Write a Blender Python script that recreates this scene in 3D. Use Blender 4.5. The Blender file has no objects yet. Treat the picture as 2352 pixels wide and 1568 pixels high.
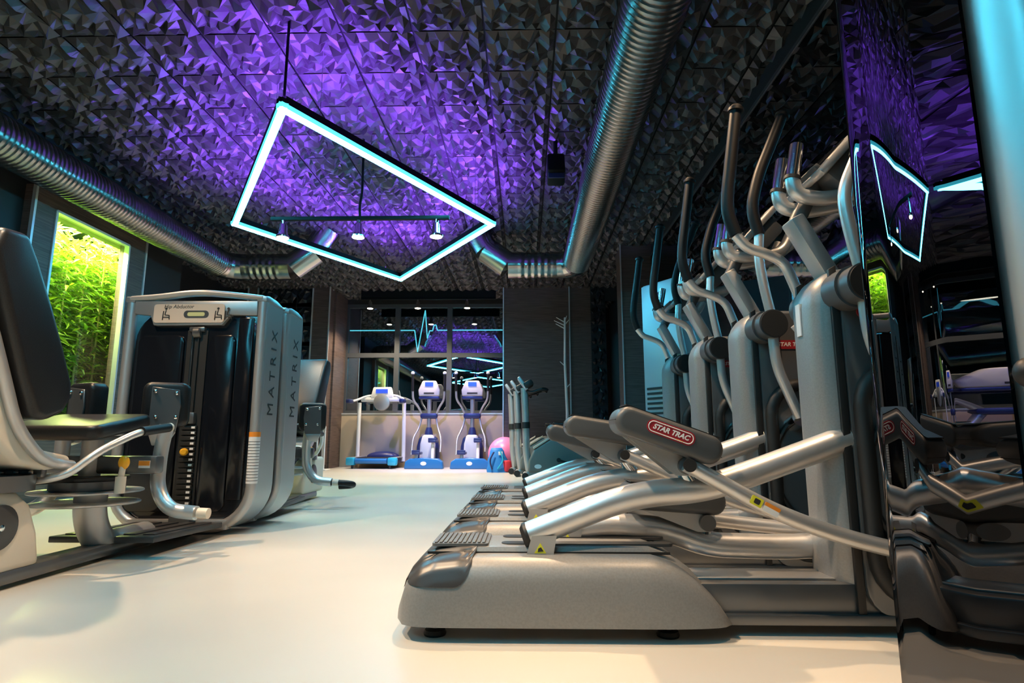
import bpy, bmesh, math, random
from mathutils import Vector, Matrix
random.seed(7)
S = bpy.context.scene
COL = S.collection
PI = math.pi
V = Vector

# ------------------------------------------------------------------ camera
cam_d = bpy.data.cameras.new('camera'); cam = bpy.data.objects.new('camera', cam_d); COL.objects.link(cam)
cam_d.sensor_width = 36.0; cam_d.lens = 1345/2352*36; cam_d.clip_start = 0.02
cam.location = (0, 0, 0.58)
cam.rotation_euler = (PI/2 + math.radians(9.248), 0, math.radians(1.261))
S.camera = cam
# ------------------------------------------------------------------ view, world
S.view_settings.view_transform = 'Standard'; S.view_settings.look = 'None'
S.view_settings.gamma = 1; S.view_settings.use_curve_mapping = False
S.view_settings.exposure = 0.0
w = bpy.data.worlds.new('world'); S.world = w; w.use_nodes = True
w.node_tree.nodes['Background'].inputs[0].default_value = (0.02, 0.06, 0.12, 1)
w.node_tree.nodes['Background'].inputs[1].default_value = 0.02

WARM = (1.0, 0.67, 0.40)
# ------------------------------------------------------------------ ceiling spots of the room (lights only, no tracks modelled), plus an added blue one
def spot(x, y, z, tx, ty, tz, power, color, angle=95, blend=0.5, r=0.04):
    d = bpy.data.lights.new('spot_lamp', 'SPOT'); d.energy = power; d.color = color
    d.spot_size = math.radians(angle); d.spot_blend = blend; d.shadow_soft_size = r
    o = bpy.data.objects.new('spot_lamp', d); COL.objects.link(o); o.location = (x, y, z)
    o.rotation_euler = (V((tx, ty, tz)) - V((x, y, z))).to_track_quat('-Z', 'Y').to_euler()
    return o
spot(0.1, 2.95, 3.1, 0.1, 2.3, 0, 300, WARM, 85)
spot(-2.6, 2.2, 3.1, -2.0, 1.9, 0, 380, WARM, 100)
spot(-1.2, 1.3, 3.1, -1.0, 1.2, 0, 440, WARM, 85)
spot(-3.2, 4.0, 3.1, -2.4, 4.2, 0, 110, WARM, 95)
spot(1.0, 1.5, 3.1, 0.9, 1.3, 0, 150, WARM, 90)
spot(-1.2, 8.6, 3.25, -1.4, 9.2, 0, 620, (1.0, 0.86, 0.7), 75)
spot(-1.6, 9.3, 3.25, -1.5, 11.2, 0.3, 420, (0.25, 0.25, 1.0), 60)  # unseen blue spot, added to brighten and tint the alcove

# ------------------------------------------------------------------ materials
def mat(name, col, rough=0.5, metal=0.0, spec=0.5, coat=0.0, emit=None, es=0.0):
    m = bpy.data.materials.new(name); m.use_nodes = True
    b = m.node_tree.nodes['Principled BSDF']
    b.inputs['Base Color'].default_value = (*col, 1); b.inputs['Roughness'].default_value = rough
    b.inputs['Metallic'].default_value = metal; b.inputs['Specular IOR Level'].default_value = spec
    b.inputs['Coat Weight'].default_value = coat; b.inputs['Coat Roughness'].default_value = 0.08
    if emit: b.inputs['Emission Color'].default_value = (*emit, 1); b.inputs['Emission Strength'].default_value = es
    return m
def N(m, t): return m.node_tree.nodes.new(t)
def noise_tint(m, c1, c2, scale=(1, 1, 1), ns=6.0, detail=4, bump=0.0, rough=None):
    nt = m.node_tree; b = nt.nodes['Principled BSDF']
    tc = N(m, 'ShaderNodeTexCoord'); mp = N(m, 'ShaderNodeMapping'); mp.inputs['Scale'].default_value = scale
    nz = N(m, 'ShaderNodeTexNoise'); nz.inputs['Scale'].default_value = ns; nz.inputs['Detail'].default_value = detail
    cr = N(m, 'ShaderNodeValToRGB'); cr.color_ramp.elements[0].color = (*c1, 1); cr.color_ramp.elements[1].color = (*c2, 1)
    cr.color_ramp.elements[0].position = 0.35; cr.color_ramp.elements[1].position = 0.65
    nt.links.new(tc.outputs['Object'], mp.inputs[0]); nt.links.new(mp.outputs[0], nz.inputs['Vector'])
    nt.links.new(nz.outputs[0], cr.inputs[0]); nt.links.new(cr.outputs[0], b.inputs['Base Color'])
    if bump:
        bp = N(m, 'ShaderNodeBump'); bp.inputs['Strength'].default_value = bump; bp.inputs['Distance'].default_value = 0.004
        nt.links.new(nz.outputs[0], bp.inputs['Height']); nt.links.new(bp.outputs[0], b.inputs['Normal'])
    return m
M = {}
M['floor'] = noise_tint(mat('poured_floor', (0.6, 0.55, 0.47), 0.33, 0, 0.4), (0.50, 0.475, 0.425), (0.56, 0.53, 0.475), (1, 1, 1), 0.8, 3)
M['ceil'] = noise_tint(mat('ceiling_panel', (0.06, 0.055, 0.055), 0.38), (0.040, 0.036, 0.036), (0.048, 0.043, 0.043), (1, 1, 1), 3, 2)
M['black'] = mat('black_paint', (0.004, 0.004, 0.005), 0.6, 0, 0.2)
M['blackwall'] = mat('black_wall', (0.012, 0.012, 0.014), 0.6)
M['wood'] = noise_tint(mat('dark_wood', (0.05, 0.03, 0.025), 0.5), (0.062, 0.042, 0.037), (0.13, 0.09, 0.078), (0.7, 0.7, 22), 5, 6, 0.25)
M['tex3d'] = mat('black_relief_panel', (0.02, 0.02, 0.024), 0.3)
M['trim'] = mat('white_trim', (0.75, 0.76, 0.78), 0.35, 0.6)
M['beige'] = mat('cream_panel', (0.52, 0.40, 0.28), 0.45)
M['duct'] = mat('duct_steel', (0.36, 0.33, 0.31), 0.24, 1.0)
M['ductd'] = mat('elbow_steel', (0.48, 0.45, 0.42), 0.22, 1.0)
M['silver'] = mat('silver_paint', (0.47, 0.47, 0.47), 0.38, 0.65)
M['chrome'] = mat('chrome', (0.75, 0.75, 0.75), 0.12, 1.0)
M['tube'] = mat('silver_tube', (0.66, 0.66, 0.66), 0.36, 0.75)
M['body'] = noise_tint(mat('grey_plastic', (0.25, 0.25, 0.25), 0.42, 0.25), (0.235, 0.235, 0.232), (0.265, 0.265, 0.262), (1, 1, 1), 160, 2, 0.05)
M['bodyd'] = mat('dark_grey_plastic', (0.045, 0.045, 0.047), 0.34)
M['pedal'] = mat('charcoal_rubber', (0.06, 0.065, 0.07), 0.42)
M['tread'] = mat('grey_tread_rubber', (0.13, 0.13, 0.13), 0.5)
M['foam'] = mat('black_foam', (0.006, 0.006, 0.007), 0.48, 0, 0.35)
M['rubber'] = mat('black_rubber', (0.01, 0.01, 0.01), 0.55)
M['leather'] = noise_tint(mat('black_leather', (0.012, 0.012, 0.013), 0.36, 0, 0.35), (0.010, 0.010, 0.011), (0.016, 0.016, 0.017), (1, 1, 1), 250, 2, 0.08)
M['gun'] = mat('gunmetal_panel', (0.16, 0.165, 0.17), 0.32, 0.7)
M['smoke'] = mat('smoked_plastic', (0.006, 0.007, 0.010), 0.15, 0, 0.5)
M['gloss'] = mat('gloss_black', (0.002, 0.002, 0.003), 0.03, 0.0, 1.0, 1.0)
M['placard'] = mat('placard_tan', (0.62, 0.5, 0.4), 0.4)
M['ink'] = mat('ink', (0.02, 0.02, 0.02), 0.6)
M['white'] = mat('white_plastic', (0.78, 0.78, 0.78), 0.35)
M['cream'] = mat('cream_plastic', (0.62, 0.57, 0.48), 0.4)
M['red'] = mat('badge_red', (0.32, 0.02, 0.03), 0.35)
M['yellow'] = mat('sticker_yellow', (0.72, 0.68, 0.03), 0.5)
M['amber'] = mat('amber_plastic', (0.85, 0.42, 0.02), 0.35)
M['orange'] = mat('label_orange', (0.8, 0.25, 0.02), 0.5)
M['blue'] = mat('blue_plastic', (0.02, 0.16, 0.42), 0.3)
M['bluel'] = mat('blue_cap', (0.03, 0.4, 0.62), 0.3)
M['navy'] = mat('navy_plastic', (0.02, 0.03, 0.12), 0.35)
M['lcd'] = mat('blue_screen', (0.02, 0.05, 0.3), 0.2, emit=(0.05, 0.12, 0.9), es=0.8)
M['pink'] = mat('pink_vinyl', (0.85, 0.2, 0.35), 0.35)
M['bagblue'] = mat('blue_nylon', (0.02, 0.2, 0.55), 0.55)
M['bagred'] = mat('red_nylon', (0.7, 0.04, 0.06), 0.55)
M['olive'] = mat('olive_grey_plastic', (0.15, 0.155, 0.14), 0.4)
M['steelbox'] = mat('pale_cabinet_paint', (0.45, 0.47, 0.5), 0.35, 0.3)
M['frame'] = mat('window_frame', (0.05, 0.055, 0.065), 0.45)
M['stem'] = noise_tint(mat('bamboo_stem', (0.4, 0.38, 0.1), 0.5), (0.30, 0.28, 0.08), (0.5, 0.45, 0.15), (1, 1, 6), 3, 2)
M['nichew'] = mat('niche_green_wall', (0.012, 0.035, 0.005), 0.7)
def emis(name, col, st):
    m = bpy.data.materials.new(name); m.use_nodes = True; nt = m.node_tree; nt.nodes.clear()
    e = nt.nodes.new('ShaderNodeEmission'); o = nt.nodes.new('ShaderNodeOutputMaterial')
    e.inputs[0].default_value = (*col, 1); e.inputs[1].default_value = st
    nt.links.new(e.outputs[0], o.inputs[0]); return m
M['neon'] = emis('neon_white', (0.08, 0.72, 1.0), 66.0)
M['neonhalo'] = emis('neon_cyan_halo', (0.08, 0.80, 1.0), 2.2)
M['neonup'] = emis('neon_violet', (0.23, 0.06, 1.0), 560.0)
M['neon2'] = emis('neon_white_dimmed', (0.08, 0.72, 1.0), 44.0)
M['neonup2'] = emis('neon_violet_dimmed', (0.22, 0.05, 1.0), 70.0)
M['ecg'] = emis('neon_pulse', (0.15, 0.9, 1.0), 2.2)
M['bulb'] = emis('bulb_warm', (1.0, 0.85, 0.6), 14.0)
M['dial'] = emis('dial_lamp', (0.75, 0.72, 0.3), 0.55)
def glassmix(name, tcol, gl, gcol=(1, 1, 1), rough=0.0):
    m = bpy.data.materials.new(name); m.use_nodes = True; nt = m.node_tree; nt.nodes.clear()
    t = nt.nodes.new('ShaderNodeBsdfTransparent'); g = nt.nodes.new('ShaderNodeBsdfGlossy'); x = nt.nodes.new('ShaderNodeMixShader')
    o = nt.nodes.new('ShaderNodeOutputMaterial')
    t.inputs[0].default_value = (*tcol, 1); g.inputs[0].default_value = (*gcol, 1); g.inputs['Roughness'].default_value = rough
    x.inputs[0].default_value = gl
    nt.links.new(t.outputs[0], x.inputs[1]); nt.links.new(g.outputs[0], x.inputs[2]); nt.links.new(x.outputs[0], o.inputs[0]); return m
M['glass'] = glassmix('night_window_glass', (0.75, 0.8, 0.85), 0.3, (0.9, 0.97, 1))
M['nicheglass'] = glassmix('niche_glass', (0.97, 1, 0.98), 0.06)
def mirror(name, f):
    m = bpy.data.materials.new(name); m.use_nodes = True; nt = m.node_tree; nt.nodes.clear()
    g = nt.nodes.new('ShaderNodeBsdfGlossy'); o = nt.nodes.new('ShaderNodeOutputMaterial')
    g.inputs[0].default_value = (f, f, f*1.08, 1); g.inputs['Roughness'].default_value = 0.0
    nt.links.new(g.outputs[0], o.inputs[0]); return m
M['mirror'] = mirror('smoked_mirror', 0.30)
M['shield'] = mirror('smoked_acrylic', 0.15)
def leafmat():
    m = bpy.data.materials.new('bamboo_leaf'); m.use_nodes = True; nt = m.node_tree; b = nt.nodes['Principled BSDF']
    b.inputs['Roughness'].default_value = 0.45
    oi = nt.nodes.new('ShaderNodeNewGeometry'); cr = nt.nodes.new('ShaderNodeValToRGB')
    cr.color_ramp.elements[0].color = (0.05, 0.20, 0.012, 1); cr.color_ramp.elements[1].color = (0.34, 0.52, 0.03, 1)
    nt.links.new(oi.outputs['Random Per Island'], cr.inputs[0]); nt.links.new(cr.outputs[0], b.inputs['Base Color'])
    tr = nt.nodes.new('ShaderNodeBsdfTranslucent'); mx = nt.nodes.new('ShaderNodeMixShader'); mx.inputs[0].default_value = 0.4
    out = nt.nodes['Material Output']
    nt.links.new(cr.outputs[0], tr.inputs[0]); nt.links.new(b.outputs[0], mx.inputs[1]); nt.links.new(tr.outputs[0], mx.inputs[2])
    nt.links.new(mx.outputs[0], out.inputs[0]); return m
M['leaf'] = leafmat()

# ------------------------------------------------------------------ mesh helpers
def fil(pts, r=0.05, n=5):
    pts = [V(p) for p in pts]; out = [pts[0]]
    for i in range(1, len(pts)-1):
        a, b, c = pts[i-1], pts[i], pts[i+1]
        d1 = a-b; d2 = c-b
        rr = min(r, d1.length*0.48, d2.length*0.48)
        p = b + d1.normalized()*rr; q = b + d2.normalized()*rr
        for k in range(n+1):
            t = k/n; out.append(p*(1-t)**2 + b*2*t*(1-t) + q*t*t)
    out.append(pts[-1]); return out
class MB:
    def __init__(s): s.bm = bmesh.new()
    def _merge(s, b2, mx=None):
        me = bpy.data.meshes.new('tmp')
        if mx is not None: b2.transform(mx)
        bmesh.ops.recalc_face_normals(b2, faces=b2.faces)
        b2.to_mesh(me); b2.free(); s.bm.from_mesh(me); bpy.data.meshes.remove(me); return s
    def box(s, c, d, rot=None, bev=0.0, seg=2):
        b = bmesh.new(); bmesh.ops.create_cube(b, size=1)
        b.transform(Matrix.Diagonal((*d, 1)))
        if bev: bmesh.ops.bevel(b, geom=list(b.edges), offset=bev, segments=seg, profile=0.5, affect='EDGES', clamp_overlap=True)
        mx = Matrix.Translation(V(c))
        if rot is not None: mx = mx @ (rot if isinstance(rot, Matrix) else Matrix.Rotation(rot[1], 4, rot[0]))
        return s._merge(b, mx)
    def bx(s, x0, x1, y0, y1, z0, z1, bev=0.0):
        return s.box(((x0+x1)/2, (y0+y1)/2, (z0+z1)/2), (abs(x1-x0), abs(y1-y0), abs(z1-z0)), bev=bev)
    def prism(s, poly, ax, a, b_, bev=0.0, seg=2, mx=None):
        b = bmesh.new()
        def P3(p, t): return {'x': (t, p[0], p[1]), 'y': (p[0], t, p[1]), 'z': (p[0], p[1], t)}[ax]
        v0 = [b.verts.new(P3(p, a)) for p in poly]; v1 = [b.verts.new(P3(p, b_)) for p in poly]; n = len(poly)
        b.faces.new(v0); b.faces.new(v1[::-1])
        for i in range(n): b.faces.new((v0[i], v0[(i+1) % n], v1[(i+1) % n], v1[i]))
        bmesh.ops.recalc_face_normals(b, faces=b.faces)
        if bev:
            es = [e for e in b.edges if len(e.link_faces) == 2 and e.calc_face_angle(0) > 0.6]
            bmesh.ops.bevel(b, geom=es, offset=bev, segments=seg, profile=0.5, affect='EDGES', clamp_overlap=True)
        return s._merge(b, mx)
    def tube(s, pts, r, n=14, cap=True, flat=1.0, closed=False):
        pts = [V(p) for p in pts]; m = len(pts); b = bmesh.new()
        rs = r if isinstance(r, (list, tuple)) else [r]*m
        rings = []; up = None
        for i, p in enumerate(pts):
            if closed: t = (pts[(i+1) % m]-pts[i-1]).normalized()
            else: t = ((pts[min(i+1, m-1)]-pts[max(i-1, 0)])).normalized()
            if up is None:
                up = V((0, 0, 1)) if abs(t.z) < 0.9 else V((0, 1, 0))
            u = t.cross(up).normalized(); up = u.cross(t).normalized()
            rings.append([b.verts.new(p + u*math.cos(2*PI*k/n)*rs[i]*flat + up*math.sin(2*PI*k/n)*rs[i]) for k in range(n)])
        rng = range(m) if closed else range(m-1)
        for i in rng:
            A, B = rings[i], rings[(i+1) % m]
            for k in range(n): b.faces.new((A[k], A[(k+1) % n], B[(k+1) % n], B[k]))
        if cap and not closed: b.faces.new(rings[0][::-1]); b.faces.new(rings[-1])
        return s._merge(b)
    def cyl(s, p0, p1, r, r2=None, n=24): return s.tube([p0, p1], [r, r if r2 is None else r2], n)
    def lathe(s, prof, mx=None, n=24):
        b = bmesh.new(); rings = []
        for r, z in prof: rings.append([b.verts.new((r*math.cos(2*PI*k/n), r*math.sin(2*PI*k/n), z)) for k in range(n)])
        for A, B in zip(rings, rings[1:]):
            for k in range(n): b.faces.new((A[k], A[(k+1) % n], B[(k+1) % n], B[k]))
        b.faces.new(rings[0][::-1]); b.faces.new(rings[-1])
        return s._merge(b, mx)
    def ball(s, c, r, sc=(1, 1, 1), n=20):
        b = bmesh.new(); bmesh.ops.create_uvsphere(b, u_segments=n, v_segments=n//2+2, radius=r)
        return s._merge(b, Matrix.Translation(V(c)) @ Matrix.Diagonal((*sc, 1)))
    def grid(s, rows, mx=None, closed_u=False, caps=False):
        b = bmesh.new(); R = [[b.verts.new(p) for p in row] for row in rows]; n = len(rows[0])
        for A, B in zip(R, R[1:]):
            for k in range(n if closed_u else n-1):
                try: b.faces.new((A[k], A[(k+1) % n], B[(k+1) % n], B[k]))
                except ValueError: pass
        if caps:
            b.faces.new(R[0][::-1]); b.faces.new(R[-1])
        return s._merge(b, mx)
    def build(s, name, m, parent=None, label=None, flat=False, ang=38, mx=None):
        bm = s.bm
        if mx is not None: bm.transform(mx)
        bmesh.ops.recalc_face_normals(bm, faces=bm.faces) if mx is not None else None
        if not flat:
            for f in bm.faces: f.smooth = True
            lim = math.radians(ang)
            for e in bm.edges:
                if len(e.link_faces) == 2 and e.calc_face_angle(0) > lim: e.smooth = False
        me = bpy.data.meshes.new(name); bm.to_mesh(me); bm.free()
        me.materials.append(m if not isinstance(m, str) else M[m])
        o = bpy.data.objects.new(name, me); COL.objects.link(o)
        if parent: o.parent = parent
        if label: o['label'] = label
        return o
def tag(o, label, cat, group=None):
    o['label'] = label; o['category'] = cat
    if group: o['group'] = group
    return o
def thing(name, label, cat, loc=(0, 0, 0), rz=0.0, group=None):
    o = bpy.data.objects.new(name, None); COL.objects.link(o); o.location = loc; o.rotation_euler = (0, 0, rz)
    o.empty_display_size = 0.1
    return tag(o, label, cat, group)
def struct(o): o['kind'] = 'structure'; return o
def text(name, s, size, m, parent, mx, space=1.0, shear=0.0, ext=0.0008, bold=0.0):
    c = bpy.data.curves.new('t', 'FONT'); c.body = s; c.size = size; c.align_x = 'CENTER'; c.align_y = 'CENTER'
    c.extrude = ext; c.space_character = space; c.shear = shear; c.offset = bold; c.resolution_u = 3
    t = bpy.data.objects.new('t', c); COL.objects.link(t)
    me = bpy.data.meshes.new_from_object(t); bpy.data.objects.remove(t); bpy.data.curves.remove(c)
    me.transform(mx); me.materials.clear(); me.materials.append(M[m]); me.name = name
    o = bpy.data.objects.new(name, me); COL.objects.link(o); o.parent = parent; return o
def copy_tree(o, parent=None):
    c = o.copy(); COL.objects.link(c); c.parent = parent
    for ch in [x for x in list(bpy.data.objects) if x.parent == o]: copy_tree(ch, c)
    return c
def rrect(x0, x1, y0, y1, r, n=5):
    out = []
    for cx, cy, a0 in ((x1-r, y1-r, 0), (x0+r, y1-r, 90), (x0+r, y0+r, 180), (x1-r, y0+r, 270)):
        for k in range(n+1):
            a = math.radians(a0+90*k/n); out.append((cx+r*math.cos(a), cy+r*math.sin(a)))
    return out

# ------------------------------------------------------------------ SETTING
XL, XR, YB, YF, ZC = -4.5, 1.87, 10.8, -4.2, 3.4
struct(MB().bx(-5.7, 2.4, YF-.3, 12.2, -0.12, 0).build('floor', 'floor'))
# ceiling: backing slab + faceted relief tiles, each half a metre
TX, TY = 0.503, 0.468
def relief(nx, ny, N_, depth, tx, ty, seed, gap=0.007):
    rnd = random.Random(seed)
    g = []
    for i in range(N_+1):
        row = []
        for j in range(N_+1):
            u, v = i/N_, j/N_
            e = (i in (0, N_)) or (j in (0, N_))
            if not (i in (0, N_)): u += rnd.uniform(-.36, .36)/N_
            if not (j in (0, N_)): v += rnd.uniform(-.36, .36)/N_
            h = 0.0 if e else rnd.choice((0, 0, .3, .7, 1.0, 1.0))*rnd.uniform(.7, 1)*depth
            row.append((u, v, h))
        g.append(row)
    fl = [[rnd.random() < .5 for _ in range(N_)] for _ in range(N_)]
    vs, fs = [], []
    for a in range(nx):
        for b in range(ny):
            o = len(vs)
            for row in g:
                for u, v, h in row: vs.append((a*tx+gap+u*(tx-2*gap), b*ty+gap+v*(ty-2*gap), h))
            k = lambda i, j: o+i*(N_+1)+j
            for i in range(N_):
                for j in range(N_):
                    q = (k(i, j), k(i+1, j), k(i+1, j+1), k(i, j+1))
                    if fl[i][j]: fs += [(q[0], q[1], q[2]), (q[0], q[2], q[3])]
                    else: fs += [(q[0], q[1], q[3]), (q[1], q[2], q[3])]
    return vs, fs
def relief_obj(name, m, mx, parent=None, **k):
    vs, fs = relief(**k); me = bpy.data.meshes.new(name); me.from_pydata([tuple(mx @ V(v)) for v in vs], [], fs)
    me.materials.append(M[m]); o = bpy.data.objects.new(name, me); COL.objects.link(o); o.parent = parent; return o
ce = struct(MB().bx(-5.7, 2.4, YF-.3, 12.2, ZC+.01, ZC+.15).build('ceiling', 'black'))
x0 = -1.198*1.037-TX*9
relief_obj('relief_tiles', 'ceil', Matrix.Translation((-5.81+0.0, 3.705-TY*17, ZC)) @ Matrix.Diagonal((1, 1, -1, 1)), ce,
           nx=16, ny=35, N_=10, depth=0.062, tx=TX, ty=TY, seed=3)
# walls
NY0, NY1, NZ0, NZ1 = 5.15, 6.17, 0.75, 2.68
for nm, b in (('wall_left', (XL-.1, XL, YF, 4.91, 0, ZC)), ('wall_left_under', (XL-.1, XL, 4.91, 6.40, 0, NZ0)), ('wall_left_end', (XL-.1, XL, 6.40, 7.3, 0, ZC)),
              ('wall_left_over', (XL-.1, XL, 4.91, 6.40, NZ1, ZC)), ('wall_left_return', (-5.7, XL, 7.3, 7.34, 0, ZC)), ('wall_left_far', (-5.7, -5.6, 7.34, 12.2, 0, ZC))):
    struct(MB().bx(*b).build(nm, 'blackwall'))
wp = MB(); PX = XL+.1
wp.bx(XL, PX, 4.9, NY0, 0, 2.84).bx(XL, PX, NY1, 6.46, 0, 2.84).bx(XL, PX, NY0, NY1, 0, NZ0).bx(XL, PX, NY0, NY1, NZ1, 2.84)
struct(wp.build('wall_left_panel', 'wood'))
t = MB(); e = .012
t.bx(PX-.02, PX+.012, 4.9-e, 4.9+e, 0, 2.84).bx(PX-.02, PX+.012, 6.46-e, 6.46+e, 0, 2.84)
struct(t.build('trim_1', 'trim'))
t = MB()
t.bx(PX-.04, PX+.012, NY0-e, NY0+e, NZ0, NZ1).bx(PX-.04, PX+.012, NY1-e, NY1+e, NZ0, NZ1).bx(PX-.04, PX+.012, NY0, NY1, NZ1-e, NZ1+e).bx(PX-.04, PX+.012, NY0, NY1, NZ0-e, NZ0+e)
nt_ = struct(t.build('window_1', 'trim'))
MB().bx(PX-.03, PX-.02, NY0, NY1, NZ0, NZ1).build('pane', 'nicheglass', nt_)
for nm, b in (('wall_niche_back', (-5.6, -5.55, NY0-.45, 7.29, .3, 3.0)), ('wall_niche_near', (-5.55, XL-.1, NY0-.45, NY0-.4, .3, 3.0)), ('wall_niche_far', (-5.55, XL-.1, 7.25, 7.29, .3, 3.0)),
              ('wall_niche_bottom', (-5.55, XL-.1, NY0-.4, 7.25, .3, .35)), ('wall_niche_top', (-5.55, XL-.1, NY0-.4, 7.25, 2.95, 3.0))):
    struct(MB().bx(*b).build(nm, 'nichew'))
# right wall : black with a smoked mirror
struct(MB().bx(XR, XR+.1, YF, 12.2, 0, ZC).build('wall_right', 'blackwall'))
mr = MB().bx(XR-.012, XR, 2.0, 8.35, .1, 3.2).build('wall_right_mirror', 'mirror'); struct(mr)
MB().bx(XR-.02, XR, 2.0, 8.35, 3.2, 3.23).bx(XR-.02, XR, 2.0, 8.35, .07, .1).build('frame', 'frame', mr)
struct(MB().bx(1.42, XR, 8.35, 8.8, 0, ZC).build('wall_right_column', 'wood'))
struct(MB().bx(1.405, 1.42, 8.335, 8.36, 0, ZC).build('trim_2', 'trim'))
struct(MB().bx(-5.7, 2.4, YF-.1, YF, 0, ZC).build('wall_front', 'blackwall'))
# back wall with window alcove
AX0, AX1, YW = -3.62, -0.40, 11.75
bw = MB().bx(-5.7, -5.25, YB, YB+.2, 0, ZC).bx(-5.08, -3.99, YB+.03, YB+.2, 0, ZC)
struct(bw.build('wall_back', 'blackwall'))
relief_obj('wall_back_relief', 'tex3d', Matrix.Translation((-5.08, YB+.03, 0)) @ Matrix.Rotation(PI/2, 4, 'X'), None,
           nx=3, ny=9, N_=6, depth=0.05, tx=.363, ty=.378, seed=5)['kind'] = 'structure'
struct(MB().bx(-5.25, -5.08, YB-.04, YB+.2, 0, ZC).bx(-3.99, AX0-.06, YB-.08, YB+.2, 0, ZC).bx(AX0-.36, AX0-.02, YB+.2, YW+.2, 0, ZC).build('wall_back_pier', 'wood'))
rb = MB().bx(AX1, 1.24, YB, YB+.2, 0, ZC).bx(AX1, AX1+.3, YB+.2, YW+.2, 0, ZC)
struct(rb.build('wall_back_right', 'wood'))
relief_obj('wall_back_right_relief', 'tex3d', Matrix.Translation((1.24, YB, 0)) @ Matrix.Rotation(PI/2, 4, 'X'), None,
           nx=1, ny=9, N_=6, depth=0.06, tx=.28, ty=.378, seed=9)['kind'] = 'structure'
struct(MB().bx(1.24, XR, YB+.005, YB+.2, 0, ZC).build('wall_back_corner', 'blackwall'))
struct(MB().bx(1.52, XR, YB-.01, YB, 0.05, 3.1).build('wall_back_mirror', 'mirror'))
for i, (x, y) in enumerate(((-5.26, YB-.05), (-5.07, YB-.05), (-4.0, YB-.09), (AX0-.055, YB-.09), (AX1, YB-.01), (0.84, YB-.01))):
    struct(MB().bx(x-.011, x+.011, y-.012, y+.012, 0.0, ZC-.01).build('trim_%d' % (i+3), 'trim'))
struct(MB().bx(AX0-.02, AX1, YW-.12, YW+.2, 0, 1.02).build('wall_sill', 'beige'))
struct(MB().bx(AX0-.02, AX1, YW-.13, YW+.05, 1.02, 1.045).build('trim_9', 'trim'))
struct(MB().bx(AX0-.02, AX1, YW-.05, YW+.2, 3.27, ZC).build('wall_window_head', 'blackwall'))
wf = MB(); WX = (AX0-.02, -2.60, -1.53, AX1)
for i, x in enumerate(WX):
    d = .05 if i in (1, 2) else .04
    wf.bx(x-d, x+d, YW-.036, YW+.05, 1.045, 3.27)
wf.bx(AX0, AX1, YW-.03, YW+.05, 1.045, 1.1).bx(AX0, AX1, YW-.03, YW+.05, 2.17, 2.26).bx(AX0, AX1, YW-.03, YW+.05, 3.2, 3.27)
win = struct(wf.build('window_2', 'frame'))
for i in range(3):
    for z0, z1 in ((1.1, 2.17), (2.26, 3.2)):
        MB().bx(WX[i]+.04, WX[i+1]-.04, YW+.008, YW+.014, z0, z1).build('pane', 'glass', win)
struct(MB().bx(-5.7, 2.4, 12.2, 12.3, 0, ZC).build('wall_outer', 'black'))
struct(MB().bx(-5.0, -3.64, YB-.02, YB+.03, 0, .08).bx(AX1, XR, YB-.015, YB, 0, .08).build('baseboard_back', 'black'))

# ------------------------------------------------------------------ spiral ducts with elbows
def duct(X, sgn, label):
    R = .18; Z = 2.88; y1 = 7.45
    root = thing('ventilation_duct', label, 'duct', (X, 0, Z), 0, 'spiral ducts')
    pts, rs = [], []; y = YF; k = 0
    while y < y1:
        for dy, dr in ((0, -.004), (.020, -.004), (.027, .007), (.041, .007)): pts.append((0, y+dy, 0)); rs.append(R+dr)
        y += .048
    MB().tube(pts, rs, 32).build('spiral_pipe', 'duct', root, ang=25)
    s = sgn
    el = MB()
    arc = [(s*(.25-.25*math.cos(a)), y1+.25*math.sin(a), 0) for a in (0, PI/6, PI/3, PI/2)]
    for a, b in zip(arc, arc[1:]): el.cyl(a, b, R, n=32)
    el.build('elbow', 'ductd', root)
    p0 = V(arc[-1]); f = MB()
    pts, rs = [], []
    for k in range(26): pts.append(p0 + V((s*(k*.022), 0, 0))); rs.append(R*(.97 + (.05 if (k//2) % 2 else 0) if 4 < k < 24 else 1))
    f.tube(pts, rs, 32).build('flexible_sleeve', 'ductd', root, ang=80)
    p1 = pts[-1]; up = V((s*.72, 0, .69))
    e2 = MB(); q = p1 + V((s*.12, 0, 0)); e2.cyl(p1, q, R, n=32); e2.cyl(q, q+V((s*.3, 0, .22)), R, n=32); e2.build('angled_elbow', 'ductd', root)
    q2 = q+V((s*.3, 0, .22)); MB().cyl(q2, q2+V((s*.18, 0, .3)), R*.98, n=32).build('riser', 'ductd', root)
    return root
duct(0.70, -1, 'large spiral steel air duct running along the ceiling above the ellipticals')
duct(-4.10, 1, 'spiral steel air duct running along the ceiling above the bamboo window')

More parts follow.
